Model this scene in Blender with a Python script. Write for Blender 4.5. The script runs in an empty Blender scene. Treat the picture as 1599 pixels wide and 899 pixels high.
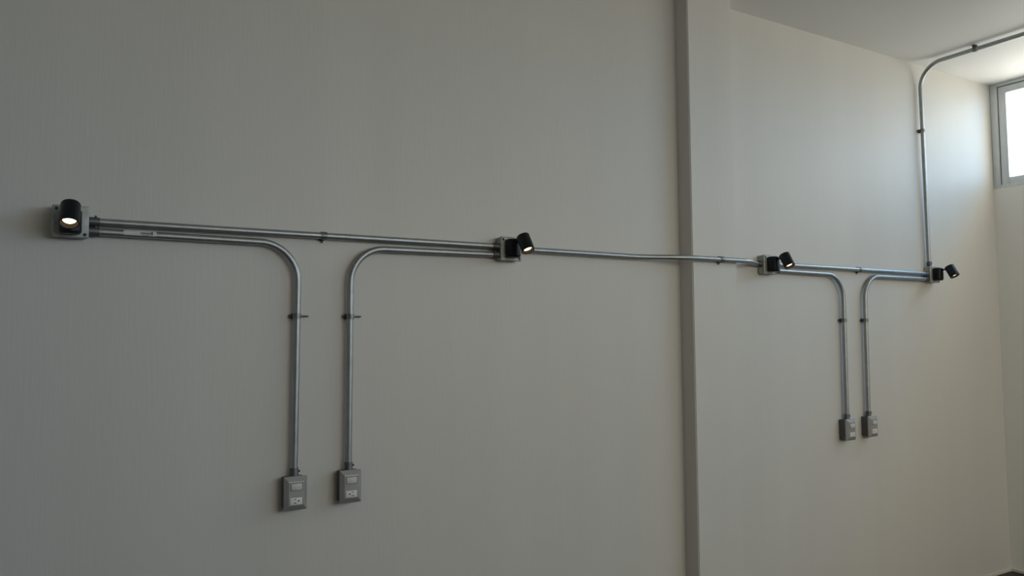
import bpy, bmesh, math, random
from mathutils import Vector, Matrix
random.seed(7)
S = bpy.context.scene
COL = S.collection

# ------------------------------------------------------------------ camera, sky, exposure
CAM_LOC = (0.0, -2.7, 1.505)
YAW, PITCH, ROLL = 0.5459, 0.0625, -0.0074
F_PX = 1221.877
SKY_STRENGTH = 9.0
SKY_BLUE = (0.185, 0.42, 0.70)      # the sky beyond the ribbon window
SKY_FILL = (0.52, 0.47, 0.395)      # warm sky behind the viewer, put in as fill for the added window
SKY_BOOST = (0.62, 0.60, 0.555)     # added bright sky patch, out from the ribbon window, to light the left wall
GROUND = (0.50, 0.475, 0.43)        # sunlit paving outside, near the wall
GROUND_FAR = (0.52, 0.50, 0.45)    # darker land further off
GROUND_DIMMED = (0.30, 0.285, 0.255)  # ground on the viewer's side, dimmed to cut upward fill
EXPOSURE = 0.2

cd = bpy.data.cameras.new('camera')
cam = bpy.data.objects.new('camera', cd); COL.objects.link(cam)
cd.sensor_fit = 'HORIZONTAL'; cd.sensor_width = 36.0
cd.lens = F_PX * 36.0 / 1599.0
cd.clip_start = 0.02
fw = Vector((math.sin(YAW)*math.cos(PITCH), math.cos(YAW)*math.cos(PITCH), math.sin(PITCH)))
r0 = Vector((math.cos(YAW), -math.sin(YAW), 0)); u0 = r0.cross(fw)
rt = math.cos(ROLL)*r0 + math.sin(ROLL)*u0
up = -math.sin(ROLL)*r0 + math.cos(ROLL)*u0
m = Matrix((rt, up, -fw)).transposed().to_4x4(); m.translation = Vector(CAM_LOC)
cam.matrix_world = m
S.camera = cam

S.view_settings.view_transform = 'Standard'
S.view_settings.look = 'None'
S.view_settings.gamma = 1.0
S.view_settings.use_curve_mapping = False
S.view_settings.exposure = EXPOSURE
try:
    S.cycles.use_denoising = True
    S.cycles.max_bounces = 14
    S.cycles.diffuse_bounces = 10
    S.cycles.glossy_bounces = 5
    S.cycles.transparent_max_bounces = 12
    S.cycles.sample_clamp_indirect = 6.0
except Exception:
    pass

w = bpy.data.worlds.new('sky'); S.world = w; w.use_nodes = True
nt = w.node_tree; nt.nodes.clear()
wo = nt.nodes.new('ShaderNodeOutputWorld'); bg = nt.nodes.new('ShaderNodeBackground')
tc = nt.nodes.new('ShaderNodeTexCoord'); sx = nt.nodes.new('ShaderNodeSeparateXYZ')
def mrange(sock, a, b):
    n_ = nt.nodes.new('ShaderNodeMapRange'); n_.inputs[1].default_value = a; n_.inputs[2].default_value = b
    n_.interpolation_type = 'SMOOTHSTEP'; nt.links.new(sock, n_.inputs[0]); return n_.outputs[0]
def mixc(fac, a, b):
    n_ = nt.nodes.new('ShaderNodeMix'); n_.data_type = 'RGBA'; nt.links.new(fac, n_.inputs[0])
    for k_, v_ in ((6, a), (7, b)):
        if isinstance(v_, tuple): n_.inputs[k_].default_value = (*v_, 1)
        else: nt.links.new(v_, n_.inputs[k_])
    return n_.outputs[2]
nt.links.new(tc.outputs['Generated'], sx.inputs[0])
side = mrange(sx.outputs[0], 0.63, 0.33)
boost = mrange(sx.outputs[0], 0.74, 0.91)
sky = mixc(boost, mixc(side, SKY_BLUE, SKY_FILL), SKY_BOOST)
grd = mixc(side, mixc(mrange(sx.outputs[2], -0.45, -0.08), GROUND, GROUND_FAR), GROUND_DIMMED)
nt.links.new(mixc(mrange(sx.outputs[2], -0.03, 0.02), grd, sky), bg.inputs[0])
bg.inputs[1].default_value = SKY_STRENGTH
nt.links.new(bg.outputs[0], wo.inputs[0])

# room dimensions (metres); the long wall is the plane y = 0, the room lies at y < 0
CEIL = 3.138; XE = 5.336; XW = -3.4; YB = -5.4
WIN_Y0, WIN_Y1, WIN_Z0 = 0.0, -5.3, 2.446
W2X0, W2X1, W2Z0, W2Z1 = 1.1, 4.7, 1.7, 3.05
PIL = (2.555, 2.842, -0.085)

# sampling portals in the window openings (they give no light of their own)
def portal(name, loc, rot, sx_, sy_):
    pl = bpy.data.lights.new(name, 'AREA'); pl.shape = 'RECTANGLE'; pl.size = sx_; pl.size_y = sy_
    pl.cycles.is_portal = True
    po = bpy.data.objects.new(name, pl); COL.objects.link(po); po.location = loc
    po.rotation_euler = rot.to_euler()
# local -Z looks into the room
portal('window_portal', (XE + 0.07, (WIN_Y0 + WIN_Y1)/2, (CEIL + WIN_Z0)/2), Matrix(((0, 0, 1), (1, 0, 0), (0, 1, 0))), abs(WIN_Y1), CEIL - WIN_Z0)
portal('window_portal', ((W2X0 + W2X1)/2, YB - 0.16, (W2Z0 + W2Z1)/2), Matrix(((-1, 0, 0), (0, 0, -1), (0, -1, 0))), W2X1 - W2X0, W2Z1 - W2Z0)

# ------------------------------------------------------------------ materials
def mat(name, col, rough=0.5, metal=0.0, spec=0.5):
    mm = bpy.data.materials.new(name); mm.use_nodes = True
    b = mm.node_tree.nodes['Principled BSDF']
    b.inputs['Base Color'].default_value = (*col, 1)
    b.inputs['Roughness'].default_value = rough
    b.inputs['Metallic'].default_value = metal
    b.inputs['Specular IOR Level'].default_value = spec
    return mm

def noise_tint(mm, scale, a, b_, detail=3, stretch=None, bump=0.0, bscale=None, bdist=0.002):
    """base colour wanders between two close tones; optional bump"""
    t = mm.node_tree; N = t.nodes; L = t.links; P = N['Principled BSDF']
    co = N.new('ShaderNodeTexCoord'); mp = N.new('ShaderNodeMapping')
    if stretch: mp.inputs['Scale'].default_value = stretch
    L.new(co.outputs['Object'], mp.inputs[0])
    nz = N.new('ShaderNodeTexNoise'); nz.inputs['Scale'].default_value = scale; nz.inputs['Detail'].default_value = detail
    L.new(mp.outputs[0], nz.inputs[0])
    rp = N.new('ShaderNodeValToRGB')
    rp.color_ramp.elements[0].position = 0.3; rp.color_ramp.elements[0].color = (*a, 1)
    rp.color_ramp.elements[1].position = 0.7; rp.color_ramp.elements[1].color = (*b_, 1)
    L.new(nz.outputs['Fac'], rp.inputs[0]); L.new(rp.outputs[0], P.inputs['Base Color'])
    if bump:
        nb = N.new('ShaderNodeTexNoise'); nb.inputs['Scale'].default_value = bscale or scale; nb.inputs['Detail'].default_value = 5
        L.new(mp.outputs[0], nb.inputs[0])
        bp = N.new('ShaderNodeBump'); bp.inputs['Strength'].default_value = bump; bp.inputs['Distance'].default_value = bdist
        L.new(nb.outputs['Fac'], bp.inputs['Height']); L.new(bp.outputs[0], P.inputs['Normal'])
    return mm

WALL_A, WALL_B = (0.645, 0.625, 0.585), (0.680, 0.658, 0.618)
def wall_material(name, streak, A=WALL_A, B=WALL_B):
    mm = mat(name, A, 0.5, 0, 0.40)
    return noise_tint(mm, 1.6, A, B, 4, streak, 0.28, 46.0, 0.0016)
M_WALL = wall_material('painted_plaster', (2.2, 1.0, 0.16))
M_WALL_LIFT = wall_material('plaster_brightened', (1.0, 2.2, 0.16), (0.85, 0.84, 0.81), (0.87, 0.86, 0.83))  # plaster lightened in place of missing light, for both end walls
M_CEIL = noise_tint(mat('ceiling_paint', (0.90, 0.895, 0.88), 0.6, 0, 0.3), 1.2, (0.895, 0.89, 0.875), (0.91, 0.905, 0.89), 3, None, 0.1, 40, 0.001)
M_SKIRT = noise_tint(mat('skirting', (0.72, 0.68, 0.60), 0.5), 6, (0.70, 0.66, 0.58), (0.76, 0.72, 0.64))

def tile_material():
    mm = mat('floor_tile', (0.03, 0.022, 0.019), 0.5, 0, 0.3)
    t = mm.node_tree; N = t.nodes; L = t.links; P = N['Principled BSDF']
    co = N.new('ShaderNodeTexCoord'); mp = N.new('ShaderNodeMapping')
    mp.inputs['Location'].default_value = (-XE + 0.022, 0.0, 0)
    L.new(co.outputs['Object'], mp.inputs[0])
    br = N.new('ShaderNodeTexBrick'); br.offset = 0.0
    br.inputs['Color1'].default_value = (0.026, 0.019, 0.017, 1); br.inputs['Color2'].default_value = (0.032, 0.023, 0.020, 1)
    br.inputs['Mortar'].default_value = (0.07, 0.06, 0.055, 1)
    br.inputs['Scale'].default_value = 1.0; br.inputs['Mortar Size'].default_value = 0.004
    br.inputs['Brick Width'].default_value = 0.45; br.inputs['Row Height'].default_value = 0.45
    L.new(mp.outputs[0], br.inputs[0]); L.new(br.outputs['Color'], P.inputs['Base Color'])
    return mm
M_FLOOR = tile_material()

M_EMT = noise_tint(mat('galvanised_steel', (0.40, 0.42, 0.43), 0.47, 1.0), 30, (0.37, 0.39, 0.40), (0.43, 0.45, 0.46), 4)
M_HUB = noise_tint(mat('dull_zinc', (0.11, 0.113, 0.115), 0.5, 0.7), 60, (0.10, 0.103, 0.105), (0.135, 0.14, 0.14))
M_STRAP = noise_tint(mat('strap_steel', (0.22, 0.23, 0.23), 0.45, 0.9), 80, (0.19, 0.20, 0.20), (0.26, 0.27, 0.27))
M_CAST = noise_tint(mat('cast_aluminium', (0.39, 0.40, 0.39), 0.5, 0.35), 55, (0.31, 0.32, 0.305), (0.47, 0.48, 0.46), 5, None, 0.25, 160, 0.001)
M_HOLE = noise_tint(mat('screw_recess', (0.03, 0.03, 0.03), 0.6), 90, (0.02, 0.02, 0.02), (0.04, 0.04, 0.04))
M_BLACK = noise_tint(mat('black_lacquer', (0.004, 0.005, 0.010), 0.42, 0.0, 0.32), 40, (0.004, 0.005, 0.009), (0.005, 0.006, 0.012), 3, None, 0.05, 400, 0.0003)
M_TUBE = noise_tint(mat('lamp_inner', (0.005, 0.004, 0.003), 0.5, 0, 0.2), 40, (0.005, 0.004, 0.003), (0.006, 0.005, 0.004))
M_BOX = noise_tint(mat('grey_surface_box', (0.10, 0.10, 0.105), 0.55), 25, (0.09, 0.09, 0.095), (0.11, 0.11, 0.115))
M_PLATE = noise_tint(mat('silver_plate', (0.40, 0.395, 0.385), 0.38, 0.35), 40, (0.385, 0.38, 0.37), (0.415, 0.41, 0.40))
M_MODULE = noise_tint(mat('pale_module', (0.62, 0.61, 0.59), 0.4), 40, (0.60, 0.59, 0.57), (0.64, 0.63, 0.61))
M_SOCKET = noise_tint(mat('white_module', (0.78, 0.76, 0.73), 0.4), 40, (0.76, 0.74, 0.71), (0.80, 0.78, 0.75))
M_SLOT = noise_tint(mat('dark_slot', (0.015, 0.014, 0.013), 0.6), 90, (0.012, 0.011, 0.01), (0.02, 0.018, 0.017))
M_ALU = noise_tint(mat('window_aluminium', (0.66, 0.70, 0.72), 0.4, 0.3), 20, (0.64, 0.68, 0.70), (0.68, 0.72, 0.74))
M_GASKET = noise_tint(mat('window_gasket', (0.10, 0.11, 0.12), 0.6), 30, (0.09, 0.10, 0.11), (0.12, 0.13, 0.14))
M_LABEL = noise_tint(mat('paper_label', (0.45, 0.45, 0.43), 0.6), 60, (0.62, 0.62, 0.60), (0.68, 0.68, 0.66))
M_PRINT = noise_tint(mat('label_print', (0.10, 0.10, 0.10), 0.6), 60, (0.09, 0.09, 0.09), (0.13, 0.13, 0.13))

def lens_material():
    mm = bpy.data.materials.new('lit_lens'); mm.use_nodes = True
    t = mm.node_tree; N = t.nodes; L = t.links; N.clear()
    out = N.new('ShaderNodeOutputMaterial'); em = N.new('ShaderNodeEmission')
    em.inputs['Color'].default_value = (1.0, 0.74, 0.46, 1); em.inputs['Strength'].default_value = 3.2
    L.new(em.outputs[0], out.inputs[0]); return mm
M_LENS = lens_material()

def glass_material():
    mm = bpy.data.materials.new('window_glass'); mm.use_nodes = True
    t = mm.node_tree; N = t.nodes; L = t.links; N.clear()
    out = N.new('ShaderNodeOutputMaterial'); mx = N.new('ShaderNodeMixShader')
    tr = N.new('ShaderNodeBsdfTransparent'); gl = N.new('ShaderNodeBsdfGlossy')
    tr.inputs[0].default_value = (0.93, 0.95, 0.95, 1); gl.inputs['Roughness'].default_value = 0.02
    fr = N.new('ShaderNodeFresnel'); fr.inputs[0].default_value = 1.45
    ge = N.new('ShaderNodeNewGeometry'); mu = N.new('ShaderNodeMath'); mu.operation = 'SUBTRACT'; mu.use_clamp = True   # reflect at the outer faces only
    L.new(fr.outputs[0], mu.inputs[0]); L.new(ge.outputs['Backfacing'], mu.inputs[1])
    L.new(mu.outputs[0], mx.inputs[0]); L.new(tr.outputs[0], mx.inputs[1]); L.new(gl.outputs[0], mx.inputs[2])
    L.new(mx.outputs[0], out.inputs[0]); return mm
M_GLASS = glass_material()

# ------------------------------------------------------------------ mesh helpers
def link(name, bm, material, parent=None, smooth=True, angle=35):
    bmesh.ops.recalc_face_normals(bm, faces=bm.faces[:])
    me = bpy.data.meshes.new(name); bm.to_mesh(me); bm.free()
    for m_ in (material if isinstance(material, (list, tuple)) else [material]): me.materials.append(m_)
    if smooth:
        for p in me.polygons: p.use_smooth = True
        try: me.set_sharp_from_angle(angle=math.radians(angle))
        except Exception: pass
    o = bpy.data.objects.new(name, me); COL.objects.link(o)
    if parent: o.parent = parent
    return o

def thing(name, loc, label, cat, group=None, rot=(0, 0, 0)):
    o = bpy.data.objects.new(name, None); COL.objects.link(o)
    o.empty_display_size = 0.05
    o.location = loc; o.rotation_euler = rot
    o['label'] = label; o['category'] = cat
    if group: o['group'] = group
    return o

def struct(name, bm, material, parent=None, smooth=False):
    o = link(name, bm, material, parent, smooth)
    if not parent: o['kind'] = 'structure'
    return o

def dup(root, loc, label, rot=None):
    r = root.copy(); COL.objects.link(r); r.location = loc; r['label'] = label
    if rot is not None: r.rotation_euler = rot
    for ch in list(root.children):
        c = ch.copy(); COL.objects.link(c); c.parent = r
        for g in list(ch.children):
            d = g.copy(); COL.objects.link(d); d.parent = c
    return r

def box(bm, lo, hi, bevel=0.0, seg=2):
    lo, hi = Vector(lo), Vector(hi)
    r = bmesh.ops.create_cube(bm, size=1.0)
    vs = r['verts']; c = (lo + hi)/2; s = hi - lo
    for v in vs: v.co = Vector((v.co.x*s.x, v.co.y*s.y, v.co.z*s.z)) + c
    if bevel:
        es = list({ed for v in vs for ed in v.link_edges})
        bmesh.ops.bevel(bm, geom=es, offset=bevel, segments=seg, affect='EDGES', profile=0.5, clamp_overlap=True)
    return bm

def frame_axes(d):
    d = d.normalized()
    a = Vector((0, 0, 1)) if abs(d.z) < 0.9 else Vector((1, 0, 0))
    x = a.cross(d).normalized(); return x, d.cross(x)

def lathe(bm, origin, axis, prof, n=40):
    """revolve (radius, distance) profile about an axis"""
    o = Vector(origin); d = Vector(axis).normalized(); x, y = frame_axes(d)
    rings = []
    for r, h in prof:
        if r < 1e-6: rings.append([bm.verts.new(o + d*h)])
        else: rings.append([bm.verts.new(o + d*h + x*(r*math.cos(2*math.pi*k/n)) + y*(r*math.sin(2*math.pi*k/n))) for k in range(n)])
    for a, b in zip(rings, rings[1:]):
        if len(a) == 1 and len(b) == 1: continue
        for k in range(n):
            k2 = (k+1) % n
            if len(a) == 1: bm.faces.new((a[0], b[k], b[k2]))
            elif len(b) == 1: bm.faces.new((a[k], a[k2], b[0]))
            else: bm.faces.new((a[k], a[k2], b[k2], b[k]))
    return bm

def fillet(pts, rad, n=14):
    """polyline with rounded corners; rad is one radius or one per inner corner"""
    P = [Vector(p) for p in pts]; out = [P[0]]
    for i in range(1, len(P)-1):
        r = rad[i-1] if isinstance(rad, (list, tuple)) else rad
        a = (P[i-1]-P[i]).normalized(); b = (P[i+1]-P[i]).normalized()
        th = a.angle(b); t = r/math.tan(th/2)
        c = P[i] + (a+b).normalized()*(r/math.sin(th/2))
        s = P[i]+a*t - c; e_ = P[i]+b*t - c
        ang = s.angle(e_); ax = s.cross(e_).normalized()
        for k in range(n+1):
            out.append(c + Matrix.Rotation(ang*k/n, 3, ax) @ s)
    out.append(P[-1]); return out

def tube(bm, path, r, n=24):
    P = [Vector(p) for p in path]
    d0 = (P[1]-P[0]).normalized(); x, y = frame_axes(d0); prev = d0; rings = []
    for i, p in enumerate(P):
        d = (P[min(i+1, len(P)-1)] - P[max(i-1, 0)]).normalized()
        q = prev.rotation_difference(d); x = q @ x; y = q @ y; prev = d
        rings.append([bm.verts.new(p + x*(r*math.cos(2*math.pi*k/n)) + y*(r*math.sin(2*math.pi*k/n))) for k in range(n)])
    for a, b in zip(rings, rings[1:]):
        for k in range(n):
            k2 = (k+1) % n; bm.faces.new((a[k], a[k2], b[k2], b[k]))
    bm.faces.new(rings[0][::-1]); bm.faces.new(rings[-1])
    return bm

NB = bmesh.new

# ------------------------------------------------------------------ room shell
T = 0.15; TE = 0.055
struct('wall_back', box(NB(), (XW-T, 0, -0.1), (XE+TE, T, CEIL+0.1)), M_WALL)
pb = box(NB(), (PIL[0], PIL[2], 0), (PIL[1], 0.0, CEIL))
bmesh.ops.bevel(pb, geom=[ed for ed in pb.edges if all(abs(v.co.y-PIL[2]) < 1e-5 for v in ed.verts) and abs(ed.verts[0].co.x-ed.verts[1].co.x) < 1e-5],
                offset=0.004, segments=3, affect='EDGES')
struct('pillar', pb, M_WALL, smooth=True)
struct('floor', box(NB(), (XW-T, YB-T, -0.1), (XE+T, 0.0, 0)), M_FLOOR)
struct('ceiling', box(NB(), (XW-T, YB-T, CEIL), (XE+TE, 0.0, CEIL+0.1)), M_CEIL)
wb = NB()
box(wb, (XE, YB, 0), (XE+TE, 0, WIN_Z0))
box(wb, (XE, YB, WIN_Z0), (XE+TE, WIN_Y1, CEIL))
struct('wall_right', wb, M_WALL_LIFT)
struct('wall_left', box(NB(), (XW-T, YB, 0), (XW, 0, CEIL)), M_WALL_LIFT)
ff = NB()
box(ff, (XW-T, YB-T, 0), (W2X0, YB, CEIL)); box(ff, (W2X1, YB-T, 0), (XE+T, YB, CEIL))
box(ff, (W2X0, YB-T, 0), (W2X1, YB, W2Z0)); box(ff, (W2X0, YB-T, W2Z1), (W2X1, YB, CEIL))
struct('wall_front', ff, M_WALL)
struct('baseboard_back', box(NB(), (PIL[1], -0.009, 0), (XE, 0, 0.018), 0.002), M_SKIRT)
struct('baseboard_right', box(NB(), (XE-0.009, YB, 0), (XE, -0.009, 0.018), 0.002), M_SKIRT)

# window: aluminium ribbon window tucked under the ceiling against the long wall
win = bpy.data.objects.new('window_1', None); COL.objects.link(win); win['kind'] = 'structure'
win.location = (XE, 0, 0)
FX0, FX1 = 0.004, 0.050
fb = NB()
box(fb, (FX0, -0.046, WIN_Z0), (FX1, -0.002, CEIL), 0.002)
box(fb, (FX0, WIN_Y1, WIN_Z0), (FX1, WIN_Y1+0.046, CEIL), 0.002)
box(fb, (FX0, WIN_Y1+0.046, CEIL-0.022), (FX1, -0.046, CEIL-0.001), 0.002)
box(fb, (FX0-0.004, WIN_Y1+0.046, WIN_Z0), (FX1, -0.046, WIN_Z0+0.022), 0.002)
link('window_frame', fb, M_ALU, win, True)
gb = NB()
box(gb, (FX0+0.006, -0.052, WIN_Z0+0.022), (FX0+0.012, -0.046, CEIL-0.022))
box(gb, (FX0+0.006, WIN_Y1+0.046, CEIL-0.028), (FX0+0.012, -0.052, CEIL-0.022))
link('gasket', gb, M_GASKET, win, False)
n_sash = 5; L0, L1 = -0.052, WIN_Y1+0.046; sl = (L1-L0)/n_sash
for k in range(n_sash):
    a, b = L0 + sl*k, L0 + sl*(k+1); xo = 0.007 if k % 2 == 0 else 0.028
    z0, z1 = WIN_Z0+0.022, CEIL-0.028; wS = 0.046
    sb = NB()
    box(sb, (xo, a-wS, z0), (xo+0.019, a, z1), 0.002); box(sb, (xo, b, z0), (xo+0.019, b+wS, z1), 0.002)
    box(sb, (xo, b+wS, z1-0.044), (xo+0.019, a-wS, z1), 0.002); box(sb, (xo, b+wS, z0), (xo+0.019, a-wS, z0+0.044), 0.002)
    s_o = link('sash', sb, M_ALU, win, True)
    link('pane', box(NB(), (xo+0.008, b+wS-0.004, z0+0.04), (xo+0.012, a-wS+0.004, z1-0.04)), M_GLASS, s_o, False)


# unseen window added in the wall behind the viewer, as fill light
w2 = bpy.data.objects.new('fill_window', None); COL.objects.link(w2); w2['kind'] = 'structure'; w2.location = (0, YB, 0)
f2 = NB()
for a, b, c, d in ((W2X0, W2X0+0.05, W2Z0, W2Z1), (W2X1-0.05, W2X1, W2Z0, W2Z1), (W2X0+0.05, W2X1-0.05, W2Z0, W2Z0+0.05), (W2X0+0.05, W2X1-0.05, W2Z1-0.05, W2Z1)):
    box(f2, (a, -0.10, c), (b, -0.03, d), 0.002)
link('window_frame', f2, M_ALU, w2, True)
link('pane', box(NB(), (W2X0+0.045, -0.07, W2Z0+0.045), (W2X1-0.045, -0.064, W2Z1-0.045)), M_GLASS, w2, False)

# ------------------------------------------------------------------ junction boxes
YC = -0.0235                 # conduit axis off the wall
BD = 0.042                   # box depth
BOX_X = (0.079, 1.613, 3.128, 4.558); BZ = (1.858, 1.856, 1.857, 1.857)
HB = 0.0485
def make_box(loc, label):
    t = thing('junction_box', loc, label, 'junction box', 'square metal junction boxes along the wall')
    link('box_body', box(NB(), (-HB+0.002, -0.033, -HB+0.002), (HB-0.002, 0, HB-0.002), 0.006, 3), M_CAST, t)
    link('cover', box(NB(), (-HB, -BD, -HB), (HB, -0.033, HB), 0.004, 3), M_CAST, t)
    for sx_, sz_ in ((-1, 1), (1, -1)):
        sc = NB(); c = (sx_*(HB-0.011), -BD, sz_*(HB-0.011))
        lathe(sc, c, (0, -1, 0), [(0.0, 0.0012), (0.003, 0.0012), (0.0048, 0.0006), (0.0052, -0.001)], 20)
        link('cover_screw', sc, M_HOLE, t)
    return t
b0 = make_box((BOX_X[0], 0, BZ[0]), 'square metal junction box at the far left end of the conduit line')
dup(b0, (BOX_X[1], 0, BZ[1]), 'square metal junction box left of the pillar, between conduits on both sides')
dup(b0, (BOX_X[2], 0, BZ[2]), 'square metal junction box just right of the pillar')
dup(b0, (BOX_X[3], 0, BZ[3]), 'square metal junction box with the conduit rising from its top')

# ------------------------------------------------------------------ spotlights on the box covers
HEAD_R, HEAD_L = 0.0262, 0.070
def make_lamp(loc, label, azim, tilt=29):
    t = thing('spotlight', loc, label, 'spotlight', 'black spotlights on the junction boxes')
    # base: upright round housing with a flat back against the box cover
    b = NB(); r = 0.0295; hz = 0.0375; cy = -0.0180; n = 48; rings = []
    for rr_, z_ in [(r-0.016, -hz)] + [(r-0.010*(1-math.sin(q_)), -hz+0.010*(1-math.cos(q_))) for q_ in (0, .26, .52, .79, 1.05, 1.31, math.pi/2)] + [(r-0.010*(1-math.sin(q_)), hz-0.010*(1-math.cos(q_))) for q_ in (math.pi/2, 1.31, 1.05, .79, .52, .26, 0)] + [(r-0.016, hz)]:
        rings.append([b.verts.new((rr_*math.cos(2*math.pi*k/n), min(0.0, cy + rr_*math.sin(2*math.pi*k/n)), z_)) for k in range(n)])
    for A_, B_ in zip(rings, rings[1:]):
        for k in range(n): b.faces.new((A_[k], A_[(k+1) % n], B_[(k+1) % n], B_[k]))
    b.faces.new(rings[0]); b.faces.new(rings[-1])
    bmesh.ops.remove_doubles(b, verts=b.verts[:], dist=1e-6)
    link('base', b, M_BLACK, t)
    # the arm leaves the base near its top and carries the head
    az = math.radians(azim); ti = math.radians(tilt)
    ax = Vector((math.sin(az)*math.sin(ti), -math.cos(az)*math.sin(ti), -math.cos(ti)))     # head axis towards the light opening
    back = Vector((ax.x, ax.y, 0)).normalized()
    pivot = Vector((0, -0.0645, 0.0245))
    a = NB()
    tube(a, [(0, -0.044, 0.0245), (0, -0.056, 0.0245), (0, -0.0670, 0.0245)], 0.0042, 16)
    lathe(a, (0, -0.0468, 0.0245), (0, -1, 0), [(0, 0), (0.0075, 0), (0.0075, 0.003), (0.0042, 0.006), (0, 0.006)], 20)
    link('arm', a, M_BLACK, t)
    # head: closed at the top, open tube below
    perp = (back - ax*back.dot(ax)).normalized()
    top = pivot + perp*HEAD_R - ax*0.006
    R, Lh = HEAD_R, HEAD_L
    h = NB()
    lathe(h, top, ax, [(0, 0), (R-0.004, 0), (R-0.0012, 0.0012), (R, 0.004), (R, Lh-0.001), (R-0.0008, Lh), (R-0.0024, Lh), (R-0.0030, Lh-0.001), (R-0.0030, Lh-0.002)], 48)
    ho = link('lamp_head', h, M_BLACK, t)
    q = NB()
    lathe(q, top, ax, [(R-0.0030, Lh-0.002), (R-0.0032, Lh-0.012), (R-0.0034, Lh-0.024), (0, Lh-0.024)], 48)
    link('reflector', q, M_TUBE, ho)
    l = NB()
    lathe(l, top, ax, [(0, Lh-0.0235), (R-0.0085, Lh-0.0235), (R-0.0085, Lh-0.0125), (R-0.0105, Lh-0.0105), (0, Lh-0.0095)], 40)
    link('bulb', l, M_LENS, ho)
    return t
LY = -BD - 0.0002
make_lamp((BOX_X[0]-0.001, LY, BZ[0]-0.003), 'black spotlight on the leftmost box, its lit opening facing the viewer', -7)
make_lamp((BOX_X[1]-0.002, LY, BZ[1]), 'lit black spotlight left of the pillar, on the box between the long conduits', 8)
l3 = make_lamp((BOX_X[2]-0.002, LY, BZ[2]), 'lit black spotlight on the box just right of the pillar', 0)
dup(l3, (BOX_X[3]-0.002, LY, BZ[3]), 'lit black spotlight nearest the window, on the box below the riser conduit')

# ------------------------------------------------------------------ conduits
ER = 0.0116
def connector(p, d, parent):
    """set-screw connector; p = where it meets the box, d = direction along the conduit"""
    p, d = Vector(p), Vector(d).normalized()
    b = NB()
    lathe(b, p, d, [(0, -0.0004), (0.0146, -0.0004), (0.0146, 0.005), (0.0141, 0.006), (0.0141, 0.026), (0.0132, 0.028), (0.0118, 0.028)], 28)
    o = link('connector', b, M_HUB, parent)
    side = Vector((0, -0.45, 1)) if abs(d.x) > 0.5 else Vector((1, -0.45, 0))
    side = (side - d*side.dot(d)).normalized()
    s = NB(); c = p + d*0.017
    lathe(s, c, side, [(0, 0.010), (0.0036, 0.010), (0.0036, 0.0185), (0.003, 0.0195), (0, 0.0195)], 14)
    link('set_screw', s, M_HUB, o)

def conduit(pts, rad, label, ends, group='galvanised conduits on the wall'):
    base = Vector(pts[0])
    t = thing('conduit', base, label, 'conduit', group)
    P = [Vector(p) - base for p in pts]
    link('pipe', tube(NB(), fillet(P, rad) if len(P) > 2 else P, ER, 28), M_EMT, t, True, 60)
    for p, d in ends: connector(Vector(p)-base, d, t)
    return t

zu = 1.8635; zl = 1.8315
XL1 = BOX_X[0]+HB; XR2 = BOX_X[1]-HB; XL2 = BOX_X[1]+HB; XR3 = BOX_X[2]-HB; XL3 = BOX_X[2]+HB; XR4 = BOX_X[3]-HB
G = 0.0006
# straight upper run, left bay
conduit([(XL1+G, YC, zu), (XR2-G, YC, zu+0.001)], 0, 'long straight upper conduit between the two boxes left of the pillar',
        [((XL1+G, YC, zu), (1, 0, 0)), ((XR2-G, YC, zu+0.001), (-1, 0, 0))])
OUT = [(0.757, 0.988), (0.949, 0.991), (3.709, 1.001), (3.901, 1.006)]
OT = 0.0525   # outlet box half height
c_low = conduit([(XL1+G, YC, zl+0.002), (0.765, YC, zl-0.002), (OUT[0][0]+0.001, YC, OUT[0][1]+OT+G)], 0.128,
        'conduit with a white sticker, running from the leftmost box and bending down',
        [((XL1+G, YC, zl+0.002), (1, 0, 0)), ((OUT[0][0]+0.001, YC, OUT[0][1]+OT+G), (0, 0, 1))])
conduit([(XR2-G, YC, zl), (0.953, YC, zl-0.004), (OUT[1][0], YC, OUT[1][1]+OT+G)], 0.128,
        'conduit from the box left of the pillar, bending down to an outlet',
        [((XR2-G, YC, zl), (-1, 0, 0)), ((OUT[1][0], YC, OUT[1][1]+OT+G), (0, 0, 1))])
YP = PIL[2] + YC
conduit([(XL2+G, YC, 1.859), (2.29, YC, 1.857), (2.50, YP, 1.857), (2.90, YP, 1.858), (3.035, YC, 1.859), (XR3-G, YC, 1.859)], [0.35, 0.35, 0.16, 0.12],
        'conduit stepping out over the front of the pillar',
        [((XL2+G, YC, 1.859), (1, 0, 0)), ((XR3-G, YC, 1.859), (-1, 0, 0))])
conduit([(XL3+G, YC, 1.862), (XR4-G, YC, 1.859)], 0, 'straight upper conduit between the two boxes right of the pillar',
        [((XL3+G, YC, 1.862), (1, 0, 0)), ((XR4-G, YC, 1.859), (-1, 0, 0))])
conduit([(XL3+G, YC, 1.830), (3.718, YC, 1.825), (OUT[2][0]+0.004, YC, OUT[2][1]+OT+G)], 0.128,
        'conduit bending down from the box just right of the pillar',
        [((XL3+G, YC, 1.830), (1, 0, 0)), ((OUT[2][0]+0.004, YC, OUT[2][1]+OT+G), (0, 0, 1))])
conduit([(XR4-G, YC, 1.828), (3.906, YC, 1.828), (OUT[3][0]-0.002, YC, OUT[3][1]+OT+G)], 0.128,
        'conduit bending down to the outlet nearest the window',
        [((XR4-G, YC, 1.828), (-1, 0, 0)), ((OUT[3][0]-0.002, YC, OUT[3][1]+OT+G), (0, 0, 1))])
RX = 4.532; ZC = CEIL + YC
conduit([(RX, YC, BZ[3]+HB+G), (RX-0.018, YC, ZC), (RX-0.050, -3.4, ZC)], 0.135, 'conduit rising from the rightmost box, turning along the ceiling',
        [((RX, YC, BZ[3]+HB+G), (0, 0, 1))])
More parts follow.
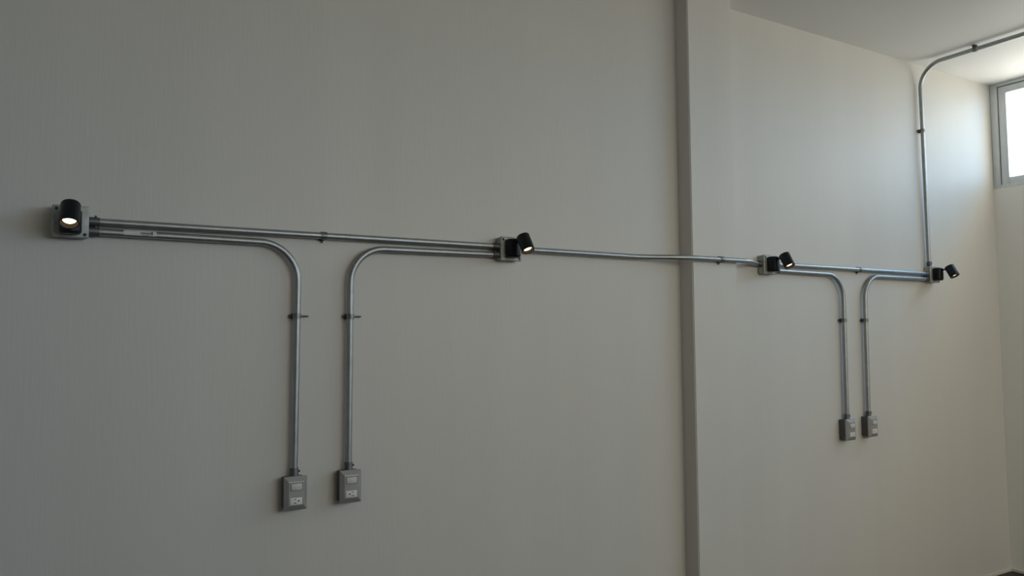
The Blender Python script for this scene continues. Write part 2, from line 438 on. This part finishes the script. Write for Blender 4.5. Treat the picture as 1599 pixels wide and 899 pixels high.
# paper sticker on the low left conduit
lb = NB(); x0, x1 = 0.222, 0.315; rr = ER + 0.0004; nseg = 10
def arc_patch(bm, xa, xb, a0, a1, r_, yc, zc_):
    rows = []
    for x in (xa, xb):
        rows.append([bm.verts.new((x, yc - r_*math.cos(math.radians(a0+(a1-a0)*k/nseg)), zc_ + r_*math.sin(math.radians(a0+(a1-a0)*k/nseg)))) for k in range(nseg+1)])
    for k in range(nseg): bm.faces.new((rows[0][k], rows[1][k], rows[1][k+1], rows[0][k+1]))
bz = c_low.location
zst = zl+0.0014
arc_patch(lb, x0-bz.x, x1-bz.x, -25, 75, rr, 0, zst-bz.z)
so = link('sticker', lb, M_LABEL, c_low)
pr = NB()
for xa, xb, a0, a1 in ((0.268, 0.302, 6, 24), (0.300, 0.304, -12, 45), (0.272, 0.296, -14, -6)):
    arc_patch(pr, xa-bz.x, xb-bz.x, a0, a1, rr+0.0003, 0, zst-bz.z)
link('sticker_print', pr, M_PRINT, so)

# ------------------------------------------------------------------ conduit clamps
def make_clamp(tail=0.068, head=-0.022):
    """hanger for a vertical conduit on a wall at y=0: strap round the pipe, bolt across behind it"""
    t = thing('conduit_clamp', (0, 0, 0), '', 'conduit clamp', 'bolted clamps holding the conduits')
    r1, r2 = ER + 0.0002, ER + 0.0026; hw = 0.0095; n = 28
    b = NB(); path = []
    a0, a1 = math.radians(-148), math.radians(148)
    inner, outer = [], []
    for k in range(n+1):
        a = a0 + (a1-a0)*k/n
        inner.append((r1*math.sin(a), YC - r1*math.cos(a))); outer.append((r2*math.sin(a), YC - r2*math.cos(a)))
    # two legs continue back to the wall
    for (p, sgn) in ((0, -1), (1, 1)): pass
    inner = [(-0.0068, -0.0007), (-0.0068, -0.0098)] + inner[1:-1] + [(0.0068, -0.0098), (0.0068, -0.0007)]
    outer = [(-0.0088, -0.0007), (-0.0088, -0.0104)] + outer[1:-1] + [(0.0088, -0.0104), (0.0088, -0.0007)]
    V = [[[b.verts.new((x, y, z)) for (x, y) in c] for c in (inner, outer)] for z in (-hw, hw)]
    for i in range(len(inner)-1):
        for z in (0, 1): b.faces.new((V[z][0][i], V[z][0][i+1], V[z][1][i+1], V[z][1][i]))
        for c in (0, 1): b.faces.new((V[0][c][i], V[0][c][i+1], V[1][c][i+1], V[1][c][i]))
    for i in (0, len(inner)-1): b.faces.new((V[0][0][i], V[0][1][i], V[1][1][i], V[1][0][i]))
    # foot plate against the wall
    box(b, (-0.014, -0.0022, -hw), (0.014, -0.0002, hw))
    link('strap', b, M_STRAP, t)
    bb = NB(); yb = -0.0064
    lathe(bb, (head, yb, 0), (1, 0, 0), [(0, 0), (0.0055, 0), (0.0055, 0.008), (0.0029, 0.008), (0.0029, tail-0.002), (0.0020, tail), (0, tail)], 12)
    lathe(bb, (0.010, yb, 0), (1, 0, 0), [(0.0029, 0), (0.0062, 0), (0.0062, 0.006), (0.0029, 0.006)], 6)
    link('bolt', bb, M_HUB, t)
    return t
cl = make_clamp()
cl.location = (0.7617, 0, 1.582); cl['label'] = 'clamp on the downward conduit above the leftmost outlet'
dup(cl, (0.9523, 0, 1.582), 'clamp on the downward conduit above the second outlet from the left')
dup(cl, (3.7165, 0, 1.582), 'clamp on the left downward conduit of the pair right of the pillar')
dup(cl, (3.9048, 0, 1.583), 'clamp on the right downward conduit of the pair right of the pillar')
dup(cl, (RX-0.0117, 0, 2.723), 'clamp on the rising conduit beside the window')
HR = (0, math.radians(90), 0)    # conduit along x, bolt end pointing down
c2 = make_clamp(0.040, -0.0165); c2.location = (0.854, 0, zu+0.0005); c2.rotation_euler = HR
c2['label'] = 'clamp midway along the long upper conduit left of the pillar'
dup(c2, (2.715, PIL[2], 1.8575), 'clamp on the face of the pillar', HR)
dup(c2, (3.866, 0, 1.8605), 'clamp on the upper conduit between the two boxes right of the pillar', HR)
# ceiling: wall normal (-y) becomes -z, pipe axis (z) becomes -y
q = Matrix(((1, 0, 0), (0, 0, -1), (0, 1, 0))).to_4x4()
dup(cl, (RX-0.0205, -0.352, CEIL), 'clamp fixing the conduit to the ceiling', q.to_euler())

# ------------------------------------------------------------------ outlets
def frustum(bm, w0, h0, y0, w1, h1, y1, close_back=False, close_front=False):
    a = [bm.verts.new((sx_*w0, y0, sz_*h0)) for sx_, sz_ in ((-1, -1), (1, -1), (1, 1), (-1, 1))]
    b = [bm.verts.new((sx_*w1, y1, sz_*h1)) for sx_, sz_ in ((-1, -1), (1, -1), (1, 1), (-1, 1))]
    for k in range(4): bm.faces.new((a[k], a[(k+1) % 4], b[(k+1) % 4], b[k]))
    if close_back: bm.faces.new(a)
    if close_front: bm.faces.new(b)
    return a, b
def make_outlet(loc, label, flip):
    t = thing('electrical_outlet', loc, label, 'electrical outlet', 'silver switch and socket plates under the conduits')
    link('back_box', box(NB(), (-0.0345, -0.043, -OT), (0.0345, 0, OT), 0.003, 2), M_BOX, t)
    p = NB(); W_, H_ = 0.0385, 0.0560
    levels = [(W_, H_, -0.0415), (W_, H_, -0.046), (W_-0.0012, H_-0.0010, -0.0472), (W_-0.0125, H_-0.0165, -0.0570), (W_-0.0140, H_-0.0185, -0.0576)]
    rings = [[p.verts.new((sx_*a, y, sz_*b)) for sx_, sz_ in ((-1, -1), (1, -1), (1, 1), (-1, 1))] for a, b, y in levels]
    p.faces.new(rings[0])
    for r1_, r2_ in zip(rings, rings[1:]):
        for k in range(4): p.faces.new((r1_[k], r1_[(k+1) % 4], r2_[(k+1) % 4], r2_[k]))
    p.faces.new(rings[-1])
    link('face_plate', p, M_PLATE, t, True, 12)
    s = box(NB(), (-0.0185, -0.0598, 0.0115), (0.0185, -0.0572, 0.0335), 0.0012)
    so_ = link('switch', s, M_MODULE, t)
    link('switch_surround', box(NB(), (-0.0200, -0.0580, 0.0100), (0.0200, -0.0573, 0.0350)), M_BOX, so_, False)
    k = box(NB(), (-0.0200, -0.0588, -0.0355), (0.0190, -0.0571, -0.0130), 0.001)
    ko = link('socket', k, M_SOCKET, t)
    f = -1 if flip else 1
    for (cx, cz, w_, h_) in ((-0.004*f, 0.0062, 0.0034, 0.0012), (-0.004*f, -0.0062, 0.0042, 0.0012)):
        zz = -0.0242 + cz
        link('slot', box(NB(), (cx-w_, -0.0592, zz-h_), (cx+w_, -0.0586, zz+h_), 0.0002), M_SLOT, ko)
    gb_ = NB()
    lathe(gb_, (0.0075*f, -0.0586, -0.0242), (0, -1, 0), [(0, 0.0006), (0.0026, 0.0006), (0.0028, 0)], 16)
    link('ground_hole', gb_, M_SLOT, ko)
    return t
o1 = make_outlet((OUT[0][0], 0, OUT[0][1]), 'leftmost silver outlet plate with one switch above one socket', False)
o2 = make_outlet((OUT[1][0], 0, OUT[1][1]), 'silver switch and socket plate, second from the left', True)
dup(o1, (OUT[2][0], 0, OUT[2][1]), 'silver switch and socket plate right of the pillar, left and lower of the pair')
dup(o2, (OUT[3][0], 0, OUT[3][1]), 'silver switch and socket plate nearest the window')
